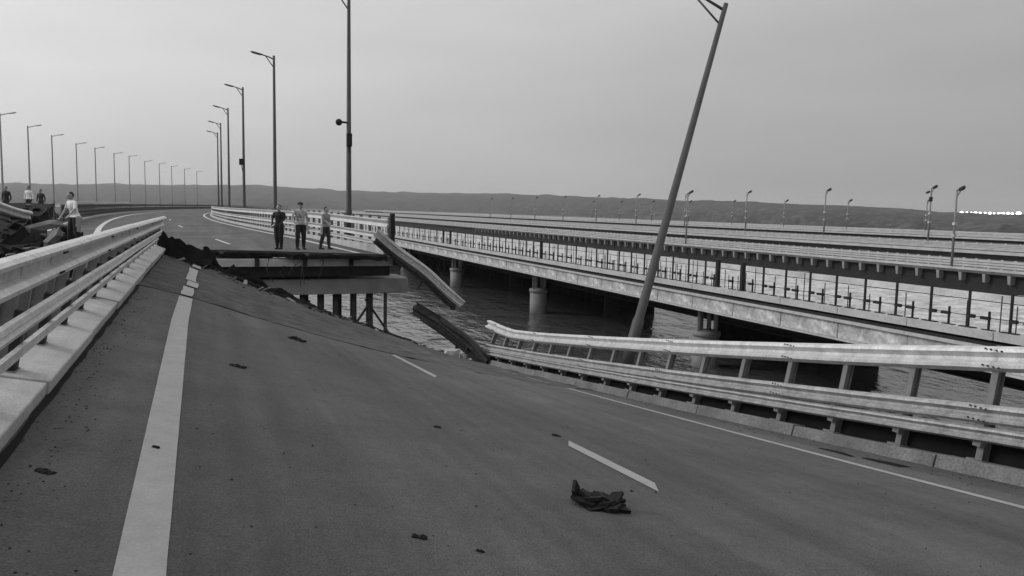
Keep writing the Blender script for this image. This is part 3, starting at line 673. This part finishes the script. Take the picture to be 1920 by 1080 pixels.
# ------------------------------------------------------------------ bridges further right (B, C, D)
def side_bridge(name, label, u, zd, v0, v1, rail_h, gird, wid, brackets, post_n, post_step, mr='galv_far'):
    g = thing(name, label, 'bridge')
    MB().box((u, v0, zd-.22), (u+wid, v1, zd)).build('deck', 'deck_dark', g)
    MB().box((u-.05, v0, zd-.02), (u+.35, v1, zd+.16)).build('kerb', 'concrete_pale', g)
    g1 = MB().box((u+.55, v0, zd-gird), (u+.75, v1, zd-.23)).build('girder', 'dark', g)
    MB().box((u+wid-1.2, v0, zd-gird), (u+wid-1.0, v1, zd-.23)).build('girder', 'dark', g)
    for a, b in ((.30,.44),(.52,.66),(.74,.92)): MB().box((u+.10, v0, zd+a*rail_h/.9), (u+.16, v1, zd+b*rail_h/.9)).build('parapet_rail', mr, g)
    MB().box((u+wid-.3, v0, zd+.62*rail_h), (u+wid-.2, v1, zd+rail_h)).build('far_parapet', mr, g)
    pmm = MB().box((0,-.09,0),(.09,.09,rail_h)).mesh('parapet_post', mr); v = v0+.3; rest = MB(); i = 0
    while v < v1:
        if i < post_n: place('parapet_post', pmm, g, (u+.17, v, zd+.1))
        else: rest.box((u+.17, v-.08, zd+.1), (u+.26, v+.08, zd+rail_h))
        v += post_step if i < post_n else post_step*2; i += 1
    tag(rest.build('distant_posts', mr, g), kind='stuff')
    if brackets:
        bmh = MB().hexa([(.05,-.1,-.9),(.6,-.1,-.9),(.6,.1,-.9),(.05,.1,-.9),(-.02,-.14,-.24),(.6,-.14,-.24),(.6,.14,-.24),(-.02,.14,-.24)]).mesh('bracket', 'concrete_mid'); v = v0
        while v < 170: place('bracket', bmh, g1, (u, v, zd)); v += 2.1
    v = v0+9
    while v < v1:
        for du in (1.2, wid-1.2): MB().box((u+du-.5, v-.6, ZW-.5), (u+du+.5, v+.6, zd-gird+.1)).build('pier', 'concrete_dark', g)
        MB().box((u+.3, v-.9, zd-gird-.35), (u+wid-.3, v+.9, zd-gird+.12)).build('pier_cap', 'concrete_mid', g)
        v += 24
    return g
side_bridge('girder_bridge', 'bridge with pale parapet above dark girders behind the low bridge', 57, -2.35, 32, 420, .83, 1.75, 17.4, True, 90, 1.1)
side_bridge('girder_bridge', 'narrow bridge with lamp masts just behind the dark girder bridge', 75, -1.45, 42, 460, .62, 1.0, 24.4, False, 40, 1.6)
side_bridge('girder_bridge', 'farthest thin bridge line below the dark hills', 100, -.75, 55, 520, .55, 1.0, 8, False, 30, 2.2)
def mast(label, base, H, group, double=False):
    g = thing('lamp_mast', label, 'lamp mast', group, base)
    MB().tube([(0,0,0),(0,0,H)], [.11,.07], 8).build('pole', 'galv_dull', g, True)
    MB().tube([(0,0,H-.6),(.35,-.05,H-.05)], .05, 6).build('arm', 'galv_dull', g)
    def head(x, z, s=1.0):
        hb = MB().hexa([(x-.26*s,-.2,z-.22*s),(x+.2*s,-.2,z-.05*s),(x+.2*s,.2,z-.05*s),(x-.26*s,.2,z-.22*s),(x-.2*s,-.16,z+.02*s),(x+.26*s,-.16,z+.26*s),(x+.26*s,.16,z+.26*s),(x-.2*s,.16,z+.02*s)]).build('lamp_head', 'dark', g); bevel(hb, .05)
    head(.5, H+.1)
    if double: head(-.5, H-.5, .75); MB().box((-.16,-.1,H-1.5),(.16,.1,H-1.0)).build('junction_box', 'dark', g)
    for z in (H*.4, H*.55): MB().box((-.15,-.12,z),(.15,.12,z+.22)).build('clamp', 'galv_far', g)
    return g
MG = 'lamp masts on the bridges to the right'
NTH2 = ['first','second','third','fourth','fifth','sixth','seventh','eighth','ninth','tenth','eleventh','twelfth','thirteenth']
NTH = ['nearest','second','third','fourth','fifth','sixth','seventh','eighth','ninth','tenth']
for k in range(10): mast(('two-headed dark lamp mast, rightmost of its row on the narrow bridge' if k == 0 else f'{NTH[k]} mast of the taller row on the narrow bridge, counted from the right'), (75.3, 66+16*k, -1.45), 6.45-.05*k, MG, k == 0)
for k in range(9): mast(f'{NTH[k]} small lamp mast on the farthest bridge line, counted from the right', (100.3, 73+15.5*k, -.75), 5.0, 'small lamp masts on the farthest bridge')
mast('tallest mast on the pale parapet of the dark girder bridge', (57.1, 47.6, -2.35), 6.35, MG)
mast('mast behind the leaning lamp on the girder bridge parapet', (57.1, 86, -2.35), 6.6, MG)
for k, x in enumerate((1792, 1803, 1813, 1821, 1829, 1838, 1847, 1856, 1864, 1873, 1881, 1890, 1898, 1910)):
    zc_ = 7.3*1500/lerp_tab(SHORE, x)*1.28; y = 393.8+.02*(x-960)-lerp_tab(CREST, x)-1+random.uniform(-.8, .8)
    p = EYE + ray(x, y)*zc_/ray(x, y).dot(fw)
    g = thing('shore_light', ('brightest shore light at the right edge of the dark hill' if k == 13 else f'small lit lamp on the hill top, {NTH2[k]} from the left of the shore lights'), 'light', 'lit lamps on the far shore', (p.x, p.y, p.z))
    MB().tube([(0,0,-7),(0,0,0)], .12, 6).build('pole', 'galv_dull', g)
    bm = bmesh.new(); bmesh.ops.create_icosphere(bm, subdivisions=2, radius=random.uniform(.5, .95) if k < 13 else 1.3)
    for q_ in bm.verts: q_.co.x *= 1.7
    me = bpy.data.meshes.new('lamp_glow'); bm.to_mesh(me); bm.free(); me.materials.append(M['lit']); link('lamp_globe', me, g)

# ------------------------------------------------------------------ people
def cone(bm_mb, a, b, ra_, rb_, seg=12):
    a, b = V(a), V(b); d = (b-a).normalized()
    pts = [a-d*ra_*.8, a-d*ra_*.4, a, b, b+d*rb_*.4, b+d*rb_*.8]; bm_mb.tube(pts, [ra_*.45, ra_*.88, ra_, rb_, rb_*.88, rb_*.45], seg)
def ell(mb, c, r3, seg=14):
    c = V(c); fr = []
    for i in range(9):
        t = -math.pi/2 + math.pi*(i+.35)/8.7; fr.append((c+V((0,0,r3[2]*math.sin(t))), V((r3[0]*math.cos(t),0,0)), V((0,r3[1]*math.cos(t),0))))
    mb.sweep([(math.cos(2*math.pi*j/seg), math.sin(2*math.pi*j/seg)) for j in range(seg)], fr)
def person(label, loc, rz, H, top, legs, pose, group, sleeves=False, hat=False):
    # figure in local metres for a 1.75 m body, facing +Y; pose: hands, feet and head turn
    g = thing('person', label, 'person', group, loc); g.rotation_euler = (0,0,rz); g.scale = (H/1.75*1.12, H/1.75*1.12, H/1.75)
    mb = MB()
    wl = pose.get('wide', 1.0); fa = pose.get('feet', ((-.12, 0), (.12, .04)))
    sh = pose.get('lean', 0.0)
    hip = [V((-.095, 0, .90)), V((.095, 0, .90))]; neck = V((0, sh, 1.47)); hips_c = V((0,0,.97))
    for s, (h_, (fx, fy)) in enumerate(zip(hip, fa)):
        an = V((fx, fy, .09)); kn = h_.lerp(an, .52)+V((0, .045, 0))
        cone(mb, h_, kn, .092*wl, .062*wl); cone(mb, kn, kn.lerp(an, .3)+V((0,-.015,0)), .060*wl, .060*wl); cone(mb, kn.lerp(an, .3)+V((0,-.015,0)), an, .060*wl, .042*wl)
        cone(mb, an+V((0,-.03,-.045)), an+V((0,.15,-.055)), .045, .036)
    ell(mb, hips_c, (.168, .12, .16)); ell(mb, (0, sh*.4, 1.14), (.150, .108, .18)); ell(mb, (0, sh*.8, 1.31), (.178, .122, .20))
    cone(mb, (-.155, sh, 1.415), (.155, sh, 1.415), .062, .062); cone(mb, neck+V((0,0,-.05)), neck+V((0,.012,.09)), .058, .052)
    for s, hd in zip((-1, 1), pose.get('hands', ((-.27, .05, .80), (.27, .05, .80)))):
        s0 = V((s*.19, sh, 1.405)); hd = V(hd); el = pose.get('elbows', {}).get(s); 
        el = V(el) if el else s0.lerp(hd, .5)+V((s*.045, -.05, 0))
        cone(mb, s0, el, .052, .041); cone(mb, el, hd, .041, .028)
        d = (hd-el).normalized(); w_ = d.cross(V((0,1,0)) if abs(d.y) < .8 else V((1,0,0))).normalized(); nn = w_.cross(d)
        pc = hd+d*.055; cone(mb, hd+d*.01, pc+d*.02, .030, .036)
        for k_, ln in enumerate((.062, .075, .080, .072)):
            b_ = pc+d*.035+w_*(k_-1.5)*.021; m_ = b_+d*ln*.55+nn*.008; cone(mb, b_, m_, .010, .0095, 6); cone(mb, m_, m_+d*ln*.4+nn*.02, .0095, .008, 6)
        cone(mb, hd+d*.03-w_*.03, hd+d*.075-w_*.062, .0125, .010, 6)
    hc = V((0, sh+.03, 1.645)); ell(mb, hc, (.075, .094, .115)); ell(mb, hc+V((0,.03,-.055)), (.055,.066,.065))
    cone(mb, hc+V((0,.09,.005)), hc+V((0,.108,-.028)), .010, .014, 6); cone(mb, hc+V((-.08,-.005,0)), hc+V((-.08,0,-.03)), .013, .011, 6); cone(mb, hc+V((.08,-.005,0)), hc+V((.08,0,-.03)), .013, .011, 6)
    me0 = mb.mesh('tmp'); o = link('tmp', me0); rm = o.modifiers.new('r', 'REMESH'); rm.mode = 'VOXEL'; rm.voxel_size = .0125
    sm = o.modifiers.new('s', 'SMOOTH'); sm.iterations = 4; sm.factor = .5
    dg = bpy.context.evaluated_depsgraph_get(); me = bpy.data.meshes.new_from_object(o.evaluated_get(dg)); bpy.data.objects.remove(o); me.name = 'body'
    me.materials.clear()
    for k_ in (top, legs, 'skin', 'black_cloth'): me.materials.append(M[k_])
    el_z = 1.17 if not sleeves else 0
    for p in me.polygons:
        c = p.center; armx = abs(c.x) > .185
        if c.z > 1.50 and abs(c.x) < .14: i_ = 2
        elif c.z < .10: i_ = 3
        elif armx and c.z < (1.22 if not sleeves else .90) and c.z > .45 and (c.z > .62 or abs(c.x) > .21): i_ = 2
        elif c.z < .93: i_ = 1
        else: i_ = 0
        p.material_index = i_
    me.shade_smooth(); link('body', me, g)
    hb = MB(); ell(hb, hc+V((0,-.018,.022)), (.083,.092,.108))
    keep = hb.mesh('hair', 'hair', True); bm = bmesh.new(); bm.from_mesh(keep)
    bmesh.ops.delete(bm, geom=[v for v in bm.verts if v.co.z < hc.z+.045 and v.co.y > hc.y-.015 or v.co.z < hc.z-.06], context='VERTS'); bm.to_mesh(keep); bm.free()
    hh = link('hair', keep, g); sf = hh.modifiers.new('s', 'SOLIDIFY'); sf.thickness = .014
    eyes = MB()
    for s in (-1, 1): ell(eyes, hc+V((s*.03, .088, .012)), (.011,.008,.007), 8)
    eyes.build('eyes', 'hair', g)
    MB().box(tuple(hc+V((-.022,.086,-.062))), tuple(hc+V((.022,.100,-.055)))).build('mouth', 'rust', g)
    if hat:
        hb = MB(); ell(hb, hc+V((0,-.005,.06)), (.09,.105,.075)); hb.sweep([(math.cos(2*math.pi*j/14), math.sin(2*math.pi*j/14)) for j in range(14)], [(hc+V((0,.07,.055)), V((.075,0,0)), V((0,.09,0))), (hc+V((0,.07,.068)), V((.075,0,0)), V((0,.09,0)))])
        hb.build('cap', 'navy_cloth', g, True)
    return g
PG = 'people at the broken edge of the standing span'
def on(x, y): p = at_z(x, y, -0.05); return (p.x, max(p.y, 30.55), fz(p.x-ur(31), max(p.y, 30.6)))
person('person all in black standing at the gap, leftmost of the three', on(524, 466), 2.6, 1.74, 'black_cloth', 'black_cloth', {'feet': ((-.07,0),(.07,.02)), 'hands': ((-.16,.20,1.02),(.16,.22,1.04)), 'wide': 1.25}, PG, True)
person('person in a pale checked shirt and black trousers, middle of the three', on(563, 466), 3.4, 1.86, 'check_cloth', 'black_cloth', {'hands': ((-.24,.05,.84),(.30,.22,1.06)), 'wide': 1.25}, PG, hat=True)
person('person in a grey shirt and dark trousers, rightmost of the three', on(609, 465), 3.9, 1.72, 'grey_cloth', 'navy_cloth', {'lean': .05, 'feet': ((-.15,.08),(.16,-.08)), 'hands': ((-.26,.02,.80),(.20,.26,1.12)), 'wide': 1.25}, PG)
p = at_v(143, 460, 31.2)
person('person in a bright white shirt and black trousers behind the left guard rail', (p.x, p.y, max(0.0, 1.65-(460-377)/1500*p.y*.87)), 2.2, 1.80, 'white_cloth', 'black_cloth', {'lean': .10, 'wide': 1.45, 'hands': ((-.30,.34,1.00),(.34,.22,.98)), 'feet': ((-.17,0),(.17,.10))}, None)
LG = 'people on the left carriageway'
for x, y, v, H, tp, lab in ((11, 350, 58, 1.75, 'black_cloth', 'person in black at the left edge behind the tilted slab'), (53, 349, 60, 1.78, 'white_cloth', 'person with a white top and dark hair behind the tilted slab'), (76, 355, 58, 1.60, 'navy_cloth', 'person in dark clothes behind the slab, right of the white top')):
    p = at_v(x, y, v); person(lab, (p.x, p.y, p.z-H), 2.6, H, tp, 'navy_cloth', {}, LG, True)

# ------------------------------------------------------------------ debris on the road
def road_pt(x, y):
    d = ray(x, y); t = 2.0
    while t < 40:
        q_ = EYE+d*t
        if q_.z <= dz(q_.x, q_.y): return q_
        t += .01
    return EYE+d*10
def scrap(label, x, y, w_, hgt, seed, m_='rubber'):
    p = road_pt(x, y); rnd = random.Random(seed); mb = MB(); nx, ny = 9, 5; top = []; 
    ol = [1+.35*rnd.uniform(-1, 1) for _ in range(nx)]
    vs = []; fs = []
    for j in range(ny):
        for i in range(nx):
            s = i/(nx-1)-.5; t = j/(ny-1)-.5
            xx = s*w_+.05*w_*rnd.uniform(-1,1); yy = t*w_*.42*ol[i]; zz = hgt*(.25+.75*rnd.random())*(1 if j in (1,2,3) else .45)*(.55+.45*math.cos(s*2.5)) + (hgt*.5 if (i in (0, nx-2) and j > 3 and w_ > .3) else 0)
            vs.append((xx, yy, zz+.004))
    k_ = len(vs); vs += [(a, b, max(0.003, c-.035)) for a, b, c in vs]
    for j in range(ny-1):
        for i in range(nx-1):
            if (i, j) in ((2, 2), (6, 3)) and w_ > .3: continue
            a = j*nx+i; q4 = (a, a+1, a+nx+1, a+nx); fs += [q4, tuple(x_+k_ for x_ in q4[::-1])]
    ring = [i for i in range(nx)] + [j*nx+nx-1 for j in range(1, ny)] + [(ny-1)*nx+i for i in range(nx-2, -1, -1)] + [j*nx for j in range(ny-2, 0, -1)]
    for a, b in zip(ring, ring[1:]+ring[:1]): fs.append((a, b, b+k_, a+k_))
    o = mb.add(vs, fs).build('road_debris', m_); v = p.y; o.location = (p.x, p.y, dz(p.x, p.y)); o.rotation_euler = (0, phi(v), -.5+rnd.uniform(-.2,.2)); return tag(o, label, 'debris', 'debris on the road')
def shards(label, x, y):
    p = road_pt(x, y); rnd = random.Random(12); mb = MB()
    def plate(c, d, w_, ln, tip):
        d = V(d).normalized(); sd_ = d.cross(V((rnd.uniform(-.3,.3), rnd.uniform(-.3,.3), 1))).normalized(); nn = sd_.cross(d); c = V(c); a = c-d*ln*.5; b = c+d*ln*.5
        top = [a-sd_*w_*rnd.uniform(.3,.6), a+sd_*w_*rnd.uniform(.3,.6), c+sd_*w_*rnd.uniform(.4,.7), b+sd_*w_*tip, b-sd_*w_*tip*.4, c-sd_*w_*rnd.uniform(.35,.7)]
        mb.add([q+nn*.012 for q in top]+[q-nn*.012 for q in top], [tuple(range(6)), tuple(range(11,5,-1))]+[(k, (k+1) % 6, 6+(k+1) % 6, 6+k) for k in range(6)])
    for k in range(16): plate((rnd.uniform(-.11,.11), rnd.uniform(-.07,.07), rnd.uniform(.01,.05)), (rnd.uniform(-1,1), rnd.uniform(-.8,.8), rnd.uniform(-.3,.3)), rnd.uniform(.11,.19), rnd.uniform(.12,.2), .45)
    for c, d in (((-.16,.03,.08),(-.35,.1,1)), ((.13,.03,.07),(.75,.2,.6)), ((.18,-.05,.02),(1,-.35,-.1))): plate(c, d, .09, .13, .05)
    o = mb.build('road_debris', 'rubber'); o.location = (p.x, p.y, dz(p.x, p.y)+.012); o.rotation_euler = (0, phi(p.y), -.42); tag(o, label, 'debris', 'debris on the road')
shards('torn black jagged scrap lying beside the nearest lane dash', 1118, 950)
scrap('small black scrap lying on the solid white line', 292, 841, .05, .02, 4)
scrap('small dark scrap on the asphalt left of the white line', 84, 886, .11, .015, 5)
scrap('flat dark scrap at the bottom of the road', 786, 1009, .085, .02, 6)
scrap('tiny dark scrap lowest on the road, right of the flat one', 900, 1036, .05, .014, 7)
scrap('dark scrap on the road just before the crack', 556, 638, .28, .06, 8)
scrap('faint dark scrap right of the far white line', 446, 688, .18, .03, 9)
scrap('tiny scrap in the middle of the road', 820, 802, .07, .02, 10)
scrap('small scrap just beyond the nearest lane dash', 1043, 818, .10, .02, 11)
gv = thing('road_grit', 'scattered tiny grit and chips lying over the asphalt', 'grit'); gv['kind'] = 'stuff'; gm = MB()
for i in range(1500):
    v = 2.2+random.random()**.8*12.8; u = random.choice((random.uniform(-1.1, 7.9), random.gauss(-.95, .12), random.gauss(7.9, .15))); r_ = random.uniform(.003, .011)*(1.6 if random.random() < .08 else 1); z = dz(u, v); a_ = random.uniform(0, 6)
    ps = [V((u+r_*math.cos(a_+k*2.1)*random.uniform(.7,1.4), v+r_*math.sin(a_+k*2.1), z+.001)) for k in range(3)]; gm.add(ps+[V((u, v, z+r_*.8))], [(0,1,3),(1,2,3),(2,0,3)])
gm.build('chips', 'rubber', gv)
for i, (x, y, s, lab) in enumerate(((848, 662, .16, 'pale concrete lump by the end of the bent right rail'), (872, 668, .13, 'small pale lump against the torn right rail'))):
    p = at_v(x, y, 23.6); o = link('concrete_lump', chunk_mesh(80+i, s*1.6, s, s, 'concrete_pale')); o.location = p; tag(o, lab, 'rubble', 'pale lumps at the broken end')

# ------------------------------------------------------------------ haze over the water
HAZE = 0.00014
if HAZE:
    hb = MB().box((-3600, -500, ZW-1.0), (3600, 6500, 95)).build('haze', None); hb['kind'] = 'stuff'; hb['label'] = 'thin pale haze over the strait'
    m = bpy.data.materials.new('haze'); m.use_nodes = True; N = m.node_tree.nodes; N.clear(); o_ = N.new('ShaderNodeOutputMaterial'); pv = N.new('ShaderNodeVolumePrincipled')
    pv.inputs['Color'].default_value = (.9,.9,.9,1); pv.inputs['Density'].default_value = HAZE; m.node_tree.links.new(pv.outputs[0], o_.inputs['Volume']); hb.data.materials.append(m)
